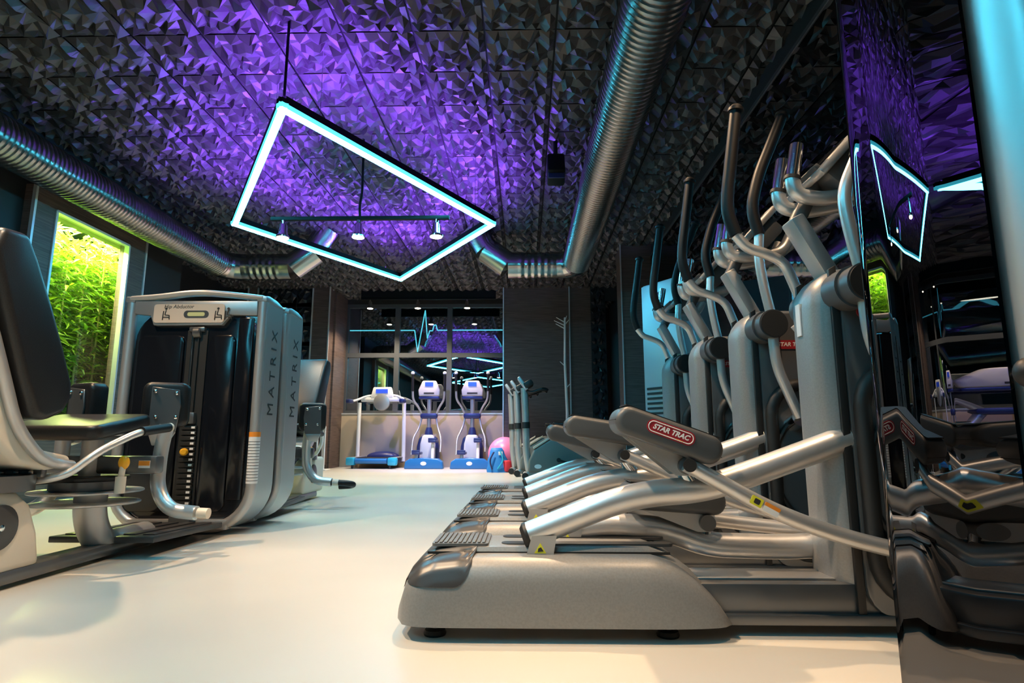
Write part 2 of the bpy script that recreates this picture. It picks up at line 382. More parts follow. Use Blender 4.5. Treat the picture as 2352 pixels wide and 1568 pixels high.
# ------------------------------------------------------------------ neon rhombus
NA_, NB_, NC_, ND_ = V((-1.605, 3.565, 2.75)), V((-.333, 5.755, 2.75)), V((-1.724, 7.864, 2.75)), V((-2.974, 5.684, 2.75))
def neon_rhombus(off, label, tube_m, up_m):
    NA, NB, NC, ND = [V((p.x, p.y+off, p.z)) for p in (NA_, NB_, NC_, ND_)]
    nr = thing('rhombus_neon_light', label, 'lamp', (0, 0, 0))
    def bar(a, b, wd, z0, z1, mm, name):
        d = (b-a).normalized(); n = V((-d.y, d.x, 0))*wd
        m_ = MB(); q = [a-n-d*wd, b-n+d*wd, b+n+d*wd, a+n-d*wd]
        m_.grid([[V((p.x, p.y, z0)) for p in q], [V((p.x, p.y, z1)) for p in q]], closed_u=True, caps=True)
        return m_.build(name, mm, nr)
    quad = [NA, NB, NC, ND]
    for i in range(4):
        a, b = quad[i], quad[(i+1) % 4]
        bar(a, b, .030, 2.735, 2.765, 'neonhalo', 'cyan_halo_edge')  # cyan halo around the tube, modelled as glowing edge strips
        bar(a, b, .024, 2.722, 2.735, tube_m, 'light_tube')
        bar(a, b, .030, 2.765, 2.80, 'black', 'housing')
        bar(a, b, .012, 2.80, 2.803, up_m, 'violet_strip')
        dd = (b-a).normalized(); nn_ = V((-dd.y, dd.x, 0))*.028
        fn = MB()
        for q in (-1, 1): fn.box((a+b)/2+nn_*q+V((0, 0, .059)), ((b-a).length, .003, .022), rot=('Z', math.atan2(dd.y, dd.x)))
        fn.build('added_cutoff_fin', 'black', nr)  # fins added to cut off the violet light and narrow its spread
        L_ = (b-a)
        for f in (.12, .5, .88):
            p = a+L_*f
            MB().cyl((p.x, p.y, 2.80), (p.x, p.y, ZC), .0025, n=6).cyl((p.x, p.y, 2.80), (p.x, p.y, 2.85), .010, n=10).build('hanging_wire', 'chrome', nr)
    MB().cyl((NA.x, NA.y+.01, 2.8), (NA.x, NA.y+.01, ZC), .010, n=8).build('power_cable', 'black', nr)
neon_rhombus(0, 'large rhombus of glowing white neon bars hung under the faceted ceiling', 'neon', 'neonup')
neon_rhombus(-5.7, 'second rhombus of glowing neon bars, overhead behind the camera', 'neon2', 'neonup2')

# ------------------------------------------------------------------ track lights
def track(loc, L_, cable, spots, label, zt, sw, ang, tilt=None):
    r = thing('track_light', label, 'lamp', loc)
    MB().bx(-L_/2, L_/2, -.02, .02, -.018, .018, .004).build('track_bar', 'black', r)
    if cable: MB().tube(fil([(0, 0, .018), (-.01, 0, .12), (.01, 0, .24), (.005, 0, ZC-loc[2])], .1), .012, 8).build('power_cable', 'black', r)
    else: MB().bx(-L_/2, L_/2, -.01, .01, .018, ZC-loc[2]).build('mount', 'black', r)
    for i, sx in enumerate(spots):
        h = MB(); h.cyl((sx, 0, -.018), (sx, 0, -.05), .02); h.lathe([(.028, -.05), (.034, -.06), (.043, -.15), (.062, -.17), (.062, -.185)], Matrix.Translation((sx, 0, 0)))
        sp = h.build('spot_head', 'chrome', r)
        MB().lathe([(.052, -.187), (.055, -.1885), (.03, -.196)], Matrix.Translation((sx, 0, 0))).build('bulb', 'bulb', sp)
        tx, ty = (0, 0) if not tilt else tilt[i]
        spot(loc[0]+sx, loc[1], loc[2]-.21, loc[0]+sx+tx, loc[1]+ty, 0, sw, (1, .8, .55), ang)
    return r
track((-1.54, 5.2, 2.60), 1.68, True, (-.72, -.01, .72), 'black track with three spot lamps hanging inside the neon rhombus', 0, 60, 90)
track((-1.85, 10.95, 3.2), 2.6, False, (-1.12, -.2, .75), 'short track with three spot lamps in the window alcove', 0, 200, 125, [(0, .2), (0, .2), (.0, -.5)])

# ------------------------------------------------------------------ heartbeat neon outside the window
pts = [(-3.62, 2.75), (-2.27, 2.75), (-2.20, 2.30), (-2.06, 3.17), (-2.005, 2.58), (-1.96, 2.74), (-1.90, 2.74), (-1.87, 2.86), (-1.83, 2.86), (-1.80, 2.75), (-.42, 2.75)]
hb = MB()
for a, b in zip(pts, pts[1:]): hb.cyl((a[0], YW+.1, a[1]), (b[0], YW+.1, b[1]), .011, n=8)
tag(hb.build('heartbeat_neon_light', 'ecg'), 'cyan neon line with a heartbeat spike across the window', 'lamp')

# ------------------------------------------------------------------ bamboo behind the left window
ld = bpy.data.lights.new('niche_lamp', 'AREA'); ld.shape = 'RECTANGLE'; ld.size = .5; ld.size_y = 1.8; ld.energy = 800; ld.color = (0.95, 1.0, 0.35)
nl = thing('niche_lamp', 'bright strip lamp above the bamboo in the left niche', 'lamp', (-4.76, (NY0+NY1)/2, 2.93))
MB().bx(-.06, .06, -.6, .6, -.02, .02, .005).build('housing', 'white', nl)
MB().bx(-.05, .05, -.58, .58, -.03, -.02).build('diffuser', emis('niche_glow', (1, 1, .55), 12), nl)
lo = bpy.data.objects.new('niche_lamp_light', ld); COL.objects.link(lo); lo.location = (-4.76, (NY0+NY1)/2+.25, 2.88)
rb_ = random.Random(11)
def bamboo(x, y, h, lab):
    r = thing('bamboo', lab, 'plant', (x, y, .35), 0, 'bamboo behind the left window')
    st = MB(); lean = rb_.uniform(-.04, .04); z = 0; pts, rs = [], []
    while z < h:
        xx = lean*(z/h)**2
        pts += [(0, xx, z), (0, xx, z+.012), (0, xx, z+.02)]; rs += [.012*(1-.4*z/h), .0155*(1-.4*z/h), .012*(1-.4*z/h)]; z += .17
    st.tube(pts, rs, 8); st.build('stem', 'stem', r)
    vs, fs = [], []
    for k in range(430):
        z = rb_.uniform(.15, h+.1); a = rb_.uniform(0, 2*PI); d = rb_.uniform(.0, .16)
        c = V((d*math.cos(a), lean*(z/h)**2 + d*math.sin(a)*1.3, z)); l = rb_.uniform(.09, .19); wd = l*.10
        b = a+rb_.uniform(-.9, .9); dr = V((math.cos(b), math.sin(b), rb_.uniform(-.75, .45))).normalized()
        sd = dr.cross(V((rb_.uniform(-1, 1), rb_.uniform(-1, 1), 1))).normalized()*wd; up = sd.cross(dr).normalized()*wd*.5
        o = len(vs); vs += [c, c+dr*l*.35+sd+up, c+dr*l-up*2, c+dr*l*.35-sd+up, c+dr*l*.35]
        vs[o:] = [V((min(max(p.x, -5.52-x), XL-.14-x), min(max(p.y, NY0-.38-y), 7.2-y), min(p.z, 2.5))) for p in vs[o:]]
        fs += [(o, o+1, o+4), (o, o+4, o+3), (o+1, o+2, o+4), (o+4, o+2, o+3)]
    me = bpy.data.meshes.new('foliage'); me.from_pydata(vs, [], fs); me.materials.append(M['leaf'])
    f = bpy.data.objects.new('foliage', me); COL.objects.link(f); f.parent = r
spots_ = []
for i in range(22):
    spots_.append((-4.78 - .34*((i*7) % 22)/22., NY0 - .10 + 1.75*i/21., rb_.uniform(2.15, 2.42)))
for i, (x, y, h) in enumerate(spots_):
    bamboo(x, y, h, 'green leafy bamboo stalk lit from above behind the left window')

# ------------------------------------------------------------------ ELLIPTICAL TRAINERS
def cover_rows(x0_, x1_, off, zmin=None, n=40):
    ks = [(-.385, .085, .12), (-.375, .135, .165), (-.35, .18, .19), (-.315, .215, .203), (-.27, .238, .208), (-.2, .248, .21), (-.1, .25, .21), (.38, .248, .21),
          (.44, .228, .208), (.50, .185, .203), (.55, .13, .195), (.585, .08, .18), (.60, .05, .16)]
    def at(x):
        for a, b in zip(ks, ks[1:]):
            if x <= b[0]:
                t = (x-a[0])/(b[0]-a[0]); return a[1]+(b[1]-a[1])*t, a[2]+(b[2]-a[2])*t
        return ks[-1][1:]
    rows = []
    for i in range(n+1):
        x = x0_+(x1_-x0_)*i/n; zt, wd = at(x); zt += off; wd += off; zb = .042 if zmin is None else zmin
        zt = max(zt, zb+.004); H = zt-zb; row = []
        prof = [(1.0, 0), (1.0, .12), (.985, .35), (.95, .58), (.88, .76), (.76, .87), (.62, .90), (.54, .905), (.50, .98), (.40, 1.0), (0, 1.0)]
        for s_ in (-1, 1):
            pr = prof if s_ < 0 else prof[::-1][1:]
            for f, hh in pr:
                if zmin is not None:
                    # same skin, cut above zmin
                    pass
                row.append((x, s_*f*wd, zb+hh*H))
        rows.append(row)
    return rows
def elliptical(Yc, ph, label, idx):
    r = thing('elliptical_trainer', label, 'elliptical trainer', (0, Yc, 0), 0, 'row of grey elliptical trainers')
    dx, dz, tilt = ph
    m_ = MB(); m_.grid(cover_rows(-.385, .60, 0), closed_u=True, caps=True); m_.build('foot_cover', 'body', r, ang=50)
    # toe cap : darker skin over the rear upper half
    cut = []
    for i in range(25):
        t = i/24; x = -.379+.229*t
        row = cover_rows(x, x+.001, .003, None, 1)[0]
        side = row[:11]; zt = side[-1][2]
        lo = .15 + .018*max(0, (.25-t)/.25)**2 + .085*max(0, (t-.72)/.28)**2.5
        lo = min(lo, zt-.004); half = []
        for k in range(15):
            z = lo+(zt-lo)*(k/14)
            for a, b in zip(side, side[1:]):
                if a[2]-1e-9 <= z <= b[2]+1e-9:
                    f = 0 if b[2]-a[2] < 1e-9 else (z-a[2])/(b[2]-a[2]); yv = a[1]+(b[1]-a[1])*f; break
            else: yv = side[-2][1]
            half.append((x, yv, z))
        cut.append(half+[(x, -y, z) for x, y, z in half[::-1]])
    cp = MB(); cp.grid(cut); cp.build('toe_cap', 'bodyd', r, ang=50)
    sp = MB(); sp.prism(rrect(-.29, -.115, -.10, .10, .012), 'z', .246, .2545)
    for k in range(11):
        x = -.278+k*.0148; sp.bx(x-.0042, x+.0042, -.092, .092, .2545, .2585, .001)
    sp.build('step_pad', 'tread', r)
    for s_ in (-1, 1):
        g = MB(); g.prism(rrect(-.075, .46, s_*.062-.024, s_*.062+.024, .023), 'z', .244, .2525); g.build('track_groove', 'bodyd', r)
        sm = MB(); sm.bx(-.30, .44, s_*.1125-.002, s_*.1125+.002, .226, .2335); sm.build('seam', 'rubber', r)
    for x, s_ in ((-.27, -1), (-.27, 1), (.42, -1), (.42, 1)):
        MB().lathe([(.032, 0), (.034, .006), (.03, .016), (.012, .02), (.012, .06)], Matrix.Translation((x, s_*.13, 0)), 20).build('levelling_foot', 'rubber', r)
    b = MB(); b.bx(.45, 1.5, -.11, .11, .035, .145, .012); b.bx(.45, 1.5, -.13, -.10, .03, .06, .004); b.build('base_rail', 'gun', r)
    MB().bx(.5, 1.0, -.07, .07, .1435, .152, .004).build('rail_top', 'silver', r)
    # tower
    prof = rrect(.945, 1.60, .03, 1.14, .13, 6)
    pr2 = [p for p in prof]
    tw = MB(); tw.prism(pr2, 'y', -.112, .112, .07, 5); tw.build('tower', 'body', r)
    for s_ in (-1, 1):
        gk = MB(); gk.prism([(.988, .06), (1.012, .05), (1.012, 1.132), (.988, 1.118)], 'y', s_*.108, s_*.122, .002); gk.build('gasket', 'rubber', r)
        pn = MB(); pn.prism(rrect(1.014, 1.59, .05, 1.115, .09), 'y', s_*.108, s_*.128, .008); pn.build('side_panel', 'gun', r)
        ar = MB(); path = [(x, s_*.136, z) for x, z in rrect(1.045, 1.62, .10, .80, .13, 6)]; ar.tube(path, .026, 10, closed=True); ar.build('arch_trim', 'rubber', r)
        fw = MB(); fw.lathe([(.27, 0), (.27, .012), (.25, .018), (.02, .02)], Matrix.Translation((1.31, s_*.128, .45)) @ Matrix.Rotation(PI/2*(1 if s_ < 0 else -1), 4, 'X'), 40)
        fo = fw.build('flywheel_cover', 'pedal', r)
        MB().tube([(1.31+.272*math.cos(a), s_*.142, .45+.272*math.sin(a)) for a in [2*PI*i/40 for i in range(40)]], .012, 8, closed=True).build('rim', 'rubber', fo)
        hx, ya, yb = (1.035, .185, .245) if s_ < 0 else (1.05, .145, .185)
        hb_ = MB(); hb_.cyl((hx, s_*.10, 1.045), (hx, s_*ya, 1.045), .068, n=32); hb_.cyl((hx, s_*ya, 1.045), (hx, s_*yb, 1.045), .060, n=32)
        hub = hb_.build('pivot_hub', 'pedal', r)
        MB().cyl((hx, s_*yb, 1.045), (hx, s_*(yb+.007), 1.045), .055, n=32).build('hub_cap', 'rubber', hub)
    if idx == 0: MB().bx(.941, .947, .0, .03, .92, 1.03).build('rating_label', 'white', r)
    # badge on tower side
    bd = MB(); bd.prism(rrect(1.06, 1.25, .955, .993, .0185), 'y', -.132, -.128); bo = bd.build('logo_badge', 'red', r)
    text('logo_lettering', 'STAR TRAC', .024, 'white', bo, Matrix.Translation((1.155, -.1325, .974)) @ Matrix.Rotation(PI/2, 4, 'X'), 1.0, .2, .0004, .0006)
    # moving arms
    H = [(0.0, [(1.04, 1.08), (1.015, 1.22), (1.003, 1.34), (1.012, 1.44)], [(1.012, 1.44), (.985, 1.56), (1.03, 1.72), (1.085, 1.84), (1.148, 1.985)]),
         (0.0, [(1.062, 1.07), (1.0, 1.247), (.915, 1.285), (.861, 1.301), (.822, 1.354)], [(.822, 1.354), (.795, 1.443), (.80, 1.53), (.815, 1.62), (.853, 1.872)])]
    if idx == 0: H[0] = (0, H[0][1][:3]+[(1.06, 1.46)], [(1.06, 1.46), (1.09, 1.56), (1.16, 1.7), (1.22, 1.84), (1.30, 1.97)])
    for s_, (q, lo_, up_) in zip((-1, 1), H):
        y = s_*.215
        hd = MB(); hd.tube(fil([(x, y, z) for x, z in lo_], .06), .020, 14); ho = hd.build('arm_lever', 'tube', r)
        gp = MB(); p = fil([(x, y, z) for x, z in up_], .09); gp.tube(p, [.0245]*(len(p)-1)+[.023], 16)
        d = (V(p[-1])-V(p[-2])).normalized(); gp.cyl(p[-1], V(p[-1])+d*.012, .031, .031); gp.cyl(V(p[-1])+d*.012, V(p[-1])+d*.026, .029, .020)
        gp.build('grip', 'foam', ho)
    lk = MB(); lk.tube(fil([(1.04, -.215, 1.0), (1.045, -.215, .87), (1.13, -.205, .66)], .1), .021, 14); lk.build('lower_link', 'tube', r)
    lk = MB(); lk.tube(fil([(1.025, .215, 1.0), (1.10, .215, .9), (1.25, .205, .68)], .1), .021, 14); lk.build('lower_link', 'tube', r)
    # pedal bars
    near = [(.012, .278), (.33, .400), (.56, .418), (.72, .470), (1.12, .612)]
    far = [(.03, .248), (.13, .258), (.258, .288), (.478, .272), (.609, .222), (.93, .214), (1.2, .25)]
    for s_, pth in ((-1, near), (1, far)):
        y = s_*.085; pb = MB(); pts = fil([(x, y, z) for x, z in pth], .13, 7); pb.tube(pts, .041, 20)
        po = pb.build('pedal_bar', 'tube', r)
        d = (V(pts[0])-V(pts[1])).normalized(); ec = MB(); ec.tube([V(pts[0]), V(pts[0])+d*.010, V(pts[0])+d*.022], [.043, .042, .030], 20); ec.build('end_cap', 'rubber', po)
        tx = .045 if s_ < 0 else .14; zc = .262
        tb = MB(); tb.prism([(tx-.042, .226), (tx+.04, .226), (tx+.05, zc+.02), (tx-.025, zc+.02)], 'y', y-.044, y-.040); to = tb.build('roller_tab', 'silver', po)
        sk = MB(); sk.prism([(tx-.018, .232), (tx+.018, .232), (tx, .262)], 'y', y-.0455, y-.044); so = sk.build('warning_sticker', 'yellow', to)
        if s_ < 0:
            MB().prism([(tx-.008, .236), (tx+.010, .238), (tx+.002, .250), (tx-.006, .246)], 'y', y-.0462, y-.0456).build('pictogram', 'ink', so)
    cl = MB(); cl.tube([(1.12, -.085, .612), (1.135, -.15, .64), (1.135, -.2, .655)], .034, 14); cl.build('joint_clamp', 'chrome', r)
    # pedals
    def pedal(s_, cx, cz, tl, fx, fz, ax, az):
        mx = Matrix.Translation((cx, 0, cz)) @ Matrix.Rotation(-tl, 4, 'Y')
        y0, y1 = (-.195, -.025) if s_ < 0 else (.025, .195)
        pm = MB(); pm.prism(rrect(-.168, .168, -.044, .044, .042, 7), 'y', y0, y1, .02, 4, mx)
        pd = pm.build('pedal', 'pedal', r)
        tr = MB(); tr.prism(rrect(-.15, .15, .0435, .047, .0015, 1), 'y', y0+.02, y1-.02, 0, 2, mx); tr.build('tread', 'rubber', pd)
        ss = MB(); ss.prism(rrect(-.1685, .1685, -.0105, -.0085, .0008, 1), 'y', y0+.012, y1-.012, 0, 1, mx); ss.build('seam', 'rubber', pd)
        if s_ < 0 and idx == 0:
            bb = MB(); bb.prism(rrect(-.075, .075, -.012, .030, .0205, 6), 'y', y0-.0015, y0+.004, 0, 1, mx); bo = bb.build('logo_badge', 'red', pd)
            ring = MB(); ring.tube([mx @ V((a, y0-.0012, b)) for a, b in rrect(-.069, .069, -.0065, .0245, .0152, 8)], .0016, 6, closed=True); ring.build('logo_border', 'white', bo)
            text('logo_lettering', 'STAR TRAC', .0215, 'white', bo, mx @ Matrix.Translation((0, y0-.0018, .0095)) @ Matrix.Rotation(PI/2, 4, 'X'), 1.0, .25, .0005, .0008)
            dots = MB()
            for k in range(4): dots.ball(mx @ V((.022+k*.006, y0-.002, -.0055)), .0016, n=6)
            dots.build('badge_dots', 'amber', bo)
        br = MB(); ym = s_*.085
        a = mx @ V((-.135, 0, -.035)); b = mx @ V((.10, 0, -.04)); c_ = V((ax+.015, 0, az-.03)); d_ = V((ax-.03, 0, az-.03))
        for yy in (ym-.045, ym+.04):
            br.prism([(a.x, a.z), (b.x, b.z), (c_.x, c_.z), (d_.x, d_.z)], 'y', yy, yy+.005)
        br.build('pedal_bracket', 'silver', r)
        pv = MB(); pv.cyl((ax, ym-.065, az), (ax, ym+.06, az), .026); pv.build('pivot_pin', 'gun', r)
        MB().cyl((fx, ym, fz), (ax, ym, az), .030, .026).build('pivot_post', 'chrome', r)
    pedal(-1, .435+dx, .585+dz, -tilt, .525+dx*.6, .425, .495+dx*.8, .492+dz*.5)
    pedal(1, .50, .375, -math.radians(4), .60, .24, .60, .30)
    y = -.165
    ta = MB(); ta.tube(fil([(.485+dx*.8, y, .500+dz*.5), (.752, y, .354), (.95, y, .285), (1.12, y, .245)], .15), .024, 16); tao = ta.build('link_arm', 'tube', r)
    MB().cyl((.492+dx*.8, y-.026, .496+dz*.5), (.492+dx*.8, y-.022, .496+dz*.5), .020).build('pivot_cap', 'rubber', tao)
    if abs(dx) < 1e-6:
        d = V((.752-.485, 0, .354-.5)).normalized(); c = V((.485, y-.0243, .5))+d*.225; rot = Matrix.Translation(c) @ Matrix.Rotation(math.atan2(-d.z, d.x), 4, 'Y')
        MB().prism(rrect(-.018, .018, -.013, .013, .002, 1), 'y', -.001, .0, mx=rot).build('warning_sticker', 'yellow', tao)
        MB().prism(rrect(-.008, .010, -.007, .008, .002, 1), 'y', -.0016, -.001, mx=rot).build('pictogram', 'ink', tao)
        MB().prism(rrect(.024, .072, .002, .013, .002, 1), 'y', -.001, .0, mx=rot).build('caution_label', 'orange', tao)
        MB().prism(rrect(.024, .072, -.014, .002, .002, 1), 'y', -.001, .0, mx=rot).build('caution_text_panel', 'white', tao)
    ta = MB(); ta.tube(fil([(.60, .165, .30), (.85, .165, .27), (1.1, .165, .25)], .15), .024, 16); ta.build('link_arm', 'tube', r)
    # mast, console, fixed grips
    ms = MB(); d = V((.945, 0, 1.325)); e_ = V((1.045, 0, 1.13)); ax_ = (d-e_).normalized()
    ms.box((d+e_)/2, ((d-e_).length+.02, .085, .05), rot=('Y', -math.atan2(ax_.z, ax_.x)), bev=.008); ms.build('console_mast', 'silver', r)
    MB().tube([(.955, 0, 1.32), (.99, 0, 1.39), (1.03, 0, 1.46)], .028, 12).build('console_neck', 'pedal', r)
    rot = Matrix.Translation((1.06, 0, 1.525)) @ Matrix.Rotation(-math.radians(47), 4, 'Y')
    cs = MB(); cs.box((0, 0, 0), (.21, .27, .03), bev=.010); co = cs.build('console', 'silver', r, mx=rot)
    cb = MB(); cb.box((.0, 0, -.055), (.15, .21, .085), bev=.02); cb.build('console_housing', 'pedal', co, mx=rot)
    MB().box((0, 0, .018), (.13, .2, .004), bev=.001).build('display', 'smoke', co, mx=rot)
    MB().box((-.085, 0, .022), (.02, .23, .02), bev=.005).build('reading_ledge', 'pedal', co, mx=rot)
    for yy in (-.055, .06):
        path = fil([(.952, yy, 1.575), (.925, yy, 1.45), (.94, yy, 1.40), (1.02, yy, 1.385), (1.18, yy+.0, 1.415), (1.22, yy, 1.49)], .05, 6)
        gb = MB(); gb.tube(path[2:], .025, 14); go = gb.build('fixed_handlebar', 'tube', r)
        MB().tube([(.952, yy, 1.585), (.9265, yy, 1.458)], .0225, 16).build('pulse_grip', 'chrome', go)
        MB().tube([(.9285, yy, 1.467), (.9255, yy, 1.455)], .0275, 16).build('grip_ring', 'rubber', go)
    return r
PH = [((0, 0, math.radians(20)), 'grey elliptical trainer nearest the camera, beside the glossy black shield'),
      ((-.10, .02, math.radians(9)), 'second grey elliptical trainer from the camera, right behind the nearest one'),
      ((-.15, -.01, math.radians(12)), 'third grey elliptical trainer from the camera, second from the far end'),
      ((-.13, .01, math.radians(10)), 'farthest grey elliptical trainer of the row, beside the pale vented cabinet')]
for i, (ph, lab) in enumerate(PH): elliptical(1.985+.672*i, ph, lab, i)

# ------------------------------------------------------------------ HIP MACHINES
CX = -2.08
def hip_machine(y0, flip, label, name, spread):
    r = thing('hip_abductor_machine', label, 'weight machine', (CX, y0, 0), 0, 'pair of back to back weight machines')
    YO = y0
    # local coordinates: x from machine axis, y from cabinet front face
    D = .27
    def U(x, z): return (x, z)
    xl, xr, zt = -.44, .41, 1.43
    hoop = []
    rr_ = .24
    hoop.append((xr, zt))
    for k in range(9): a = math.radians(-90*k/8); hoop.append((xr-rr_+rr_*math.cos(a), .04+rr_+rr_*math.sin(a)))
    for k in range(9): a = math.radians(-90-90*k/8); hoop.append((xl+rr_+rr_*math.cos(a), .04+rr_+rr_*math.sin(a)))
    hoop.append((xl, zt))
    hf = MB(); pts = [(x, .03, z) for x, z in hoop]; hf.tube(pts, .032, 16); hf.build('frame_hoop', 'silver', r)
    band = MB(); rows = []
    for x, z in hoop: rows.append([(x, .03, z)])
    n = len(hoop); outer = []
    for i, (x, z) in enumerate(hoop):
        a = V(hoop[max(i-1, 0)]); b = V(hoop[min(i+1, n-1)]); t_ = (b-a).normalized(); nn = V((-t_.y, t_.x)); 
        c = V((x, z)); o1 = c+nn*.026; o2 = c+nn*.006
        outer.append([(o1.x, .04, o1.y), (o1.x, D, o1.y), (o2.x, D, o2.y), (o2.x, .04, o2.y)])
    band.grid(outer, closed_u=True, caps=True); band.build('side_band', 'silver', r)
    for s_ in (0, 1):
        x = xr+.0 if s_ else xl
        capm = MB(); capm.prism([(.0, zt), (D, zt), (D-.02, zt+.02), (D*.6, zt+.04), (.05, zt+.045), (0, zt+.035)], 'x', x-.034, x+.030, .008); capm.build('frame_cap', 'silver', r)
    tb = MB(); tb.tube(fil([(xl, .03, zt+.025), (xl+.18, .02, zt+.035), (0, .0, zt+.062), (xr-.18, .02, zt+.045), (xr, .03, zt+.025)], .2, 8), .020, 12, flat=1.8); tb.build('top_rail', 'silver', r)
    # shroud
    sh = MB(); ins = rrect(xl+.035, xr-.035, .075, zt-.05, .2, 7); sh.prism([p for p in ins if True], 'y', .035, D-.03, .01); sh.build('shroud', 'smoke', r)
    for xa, xb in ((xl+.06, xl+.36), (-.02+.1, xr-.16)):
        g = MB(); g.prism(rrect(xa, xb, .13, 1.22, .05), 'y', .02, .045, .012); g.build('shroud_panel', 'smoke', r)
    sf = MB(); sf.prism([(xr-.15, .2), (xr-.055, .2), (xr-.05, zt-.1), (xr-.145, zt-.1)], 'y', .012, .04, .01); sf.build('shroud_fin', 'smoke', r)
    slot = MB(); slot.bx(-.065, .065, .028, .036, .13, 1.25); slot.build('weight_slot', 'rubber', r)
    # top placard
    pb = MB(); pb.prism([(xl+.03, zt+.01), (xl+.03, zt-.075), (xl+.135, zt-.085), (xl+.16, zt-.15), (xr-.25, zt-.15), (xr-.2, zt-.085), (xr-.03, zt-.09), (xr-.03, zt+.005)], 'y', .005, .05, .006); pb.build('header', 'silver', r)
    pl = MB(); pl.prism(rrect(xl+.16, xr-.235, zt-.135, zt-.015, .02), 'y', -.002, .006); plo = pl.build('placard', 'placard', r)
    if not flip:
        text('placard_lettering', 'Hip Abductor', .034, 'ink', plo, Matrix.Translation((-.12, -.0025, zt-.032)) @ Matrix.Rotation(PI/2, 4, 'X'), 1.0, .2, .0004)
        dw = MB(); dw.prism(rrect(-.085, .075, zt-.105, zt-.058, .022), 'y', -.004, .0); do = dw.build('indicator_surround', 'gun', plo)
        MB().prism(rrect(-.06, .05, zt-.094, zt-.069, .010), 'y', -.006, -.004).build('indicator_light', 'dial', do)
        fg = MB()
        for fx in (-.20, .135, .20):   # seated figure pictograms
            fg.ball((fx, -.003, zt-.045), .008, (1, .2, 1), 8)
            for a, b in (((fx, zt-.055), (fx-.006, zt-.085)), ((fx-.006, zt-.085), (fx+.022, zt-.088)), ((fx+.022, zt-.088), (fx+.024, zt-.115)), ((fx-.016, zt-.06), (fx-.02, zt-.118)), ((fx-.02, zt-.1), (fx+.02, zt-.1))):
                fg.cyl((a[0], -.003, a[1]), (b[0], -.003, b[1]), .0032, n=6)
        fg.build('pictograms', 'ink', plo)
    # weight stack
    for k in range(15):
        z = .17+k*.0325
        w_ = MB(); w_.bx(-.048, .048, .015, .05, z, z+.024, .002); w_.build('weight_plate', 'rubber', r)
        if k % 1 == 0:
            MB().bx(.018, .040, .0125, .016, z+.006, z+.019).build('weight_number_label', 'white', r)
    MB().bx(-.034, .034, .0, .05, .66, .73, .006).build('stack_head', 'gun', r)
    MB().cyl((-.025, .018, .73), (-.025, .018, 1.22), .006, n=10).build('guide_rod', 'chrome', r)
    MB().cyl((.012, .02, .73), (.012, .02, 1.25), .004, n=8).build('cable', 'rubber', r)
    MB().lathe([(.03, -.025), (.036, -.018), (.036, .018), (.03, .025)], Matrix.Translation((0, .03, 1.235)) @ Matrix.Rotation(PI/2, 4, 'Y')).build('pulley', 'gun', r)
    MB().bx(-.05, .05, .01, .05, 1.24, 1.27, .006).build('pulley_block', 'gun', r)
    if not flip:
        pn = MB(); pn.lathe([(.014, 0), (.022, .01), (.022, .045), (.014, .055)], Matrix.Translation((-.01, .012, .49)) @ Matrix.Rotation(PI/2, 4, 'X') @ Matrix.Rotation(.4, 4, 'Y')); pn.build('selector_pin', 'amber', r)
        lb = MB(); lb.tube([(xr, .03, .30), (xr, .03, .58)], .0335, 16); lbo = lb.build('caution_label', 'white', r)
        MB().tube([(xr, .03, .58), (xr, .03, .61)], .0336, 16).build('label_header', 'orange', lbo)
        ln = MB()
        for k in range(14): ln.tube([(xr, .03, .315+k*.018), (xr, .03, .319+k*.018)], .0338, 16)
        ln.build('label_print', 'gun', lbo)
    text('side_lettering', 'MATRIX', .112, 'ink', r, Matrix.Translation((xr+.0275, .165, .99)) @ Matrix.Rotation(PI/2, 4, 'Z') @ Matrix.Rotation(PI/2, 4, 'X') @ Matrix.Rotation(PI/2, 4, 'Z'), 1.55, 0, .0006)
    MB().bx(xl+.1, xr-.12, .0, .05, .03, .09, .006).build('base_plate', 'silver', r)
    # ---- seat side, mirrored for the far machine
    F = Matrix.Identity(4)
    if flip: F = Matrix.Translation((0, D, 0)) @ Matrix.Diagonal((1, -1, 1, 1))
    oy = -3.60            # photo-side depths are written as distance from the camera plane for the near machine
    def T(x, y, z): return (x-CX, y+oy, z)
    def B(mb, name, m, p=r, label=None): return mb.build(name, m, p, label, mx=F)
    bm_ = MB(); bm_.box((.03, -.75, .045), (.12, 1.5, .06), bev=.02); bm_.box((.03, -.03, .06), (.13, .06, .12), bev=.01)
    B(bm_, 'base_beam', 'gun')
    fpn = MB(); fpn.box((.015, -.35, .075), (.52, .66, .03), rot=('X', math.radians(-2)), bev=.004)
    for k in range(5): fpn.box((-.18+k*.098, -.35, .093), (.06, .54, .008), rot=('X', math.radians(-2)), bev=.002)
    B(fpn, 'foot_plate', 'bodyd')
    cl_ = MB(); cl_.tube(fil([T(-2.06, 3.25, .06), T(-2.065, 2.92, .06), T(-2.07, 2.83, .20), T(-2.07, 2.83, .36)], .25, 8), .068, 18); B(cl_, 'column', 'silver')
    c0 = T(-2.105, 2.85, 0)
    for z, R_ in ((.263, .225), (.318, .235)):
        ds = MB(); ds.lathe([(R_-.004, z), (R_, z+.003), (R_, z+.008), (R_-.004, z+.011)], Matrix.Translation((c0[0], c0[1], 0)), 40); B(ds, 'cam_plate', 'tube')
    hb_ = MB(); hb_.lathe([(.15, .33), (.155, .335), (.155, .372), (.15, .376)], Matrix.Translation((c0[0], c0[1], 0)), 36); B(hb_, 'hub_drum', 'gun')
    hb_ = MB(); hb_.lathe([(.165, .376), (.17, .38), (.17, .39), (.165, .394)], Matrix.Translation((c0[0], c0[1], 0)), 36); B(hb_, 'belt_pulley', 'rubber')
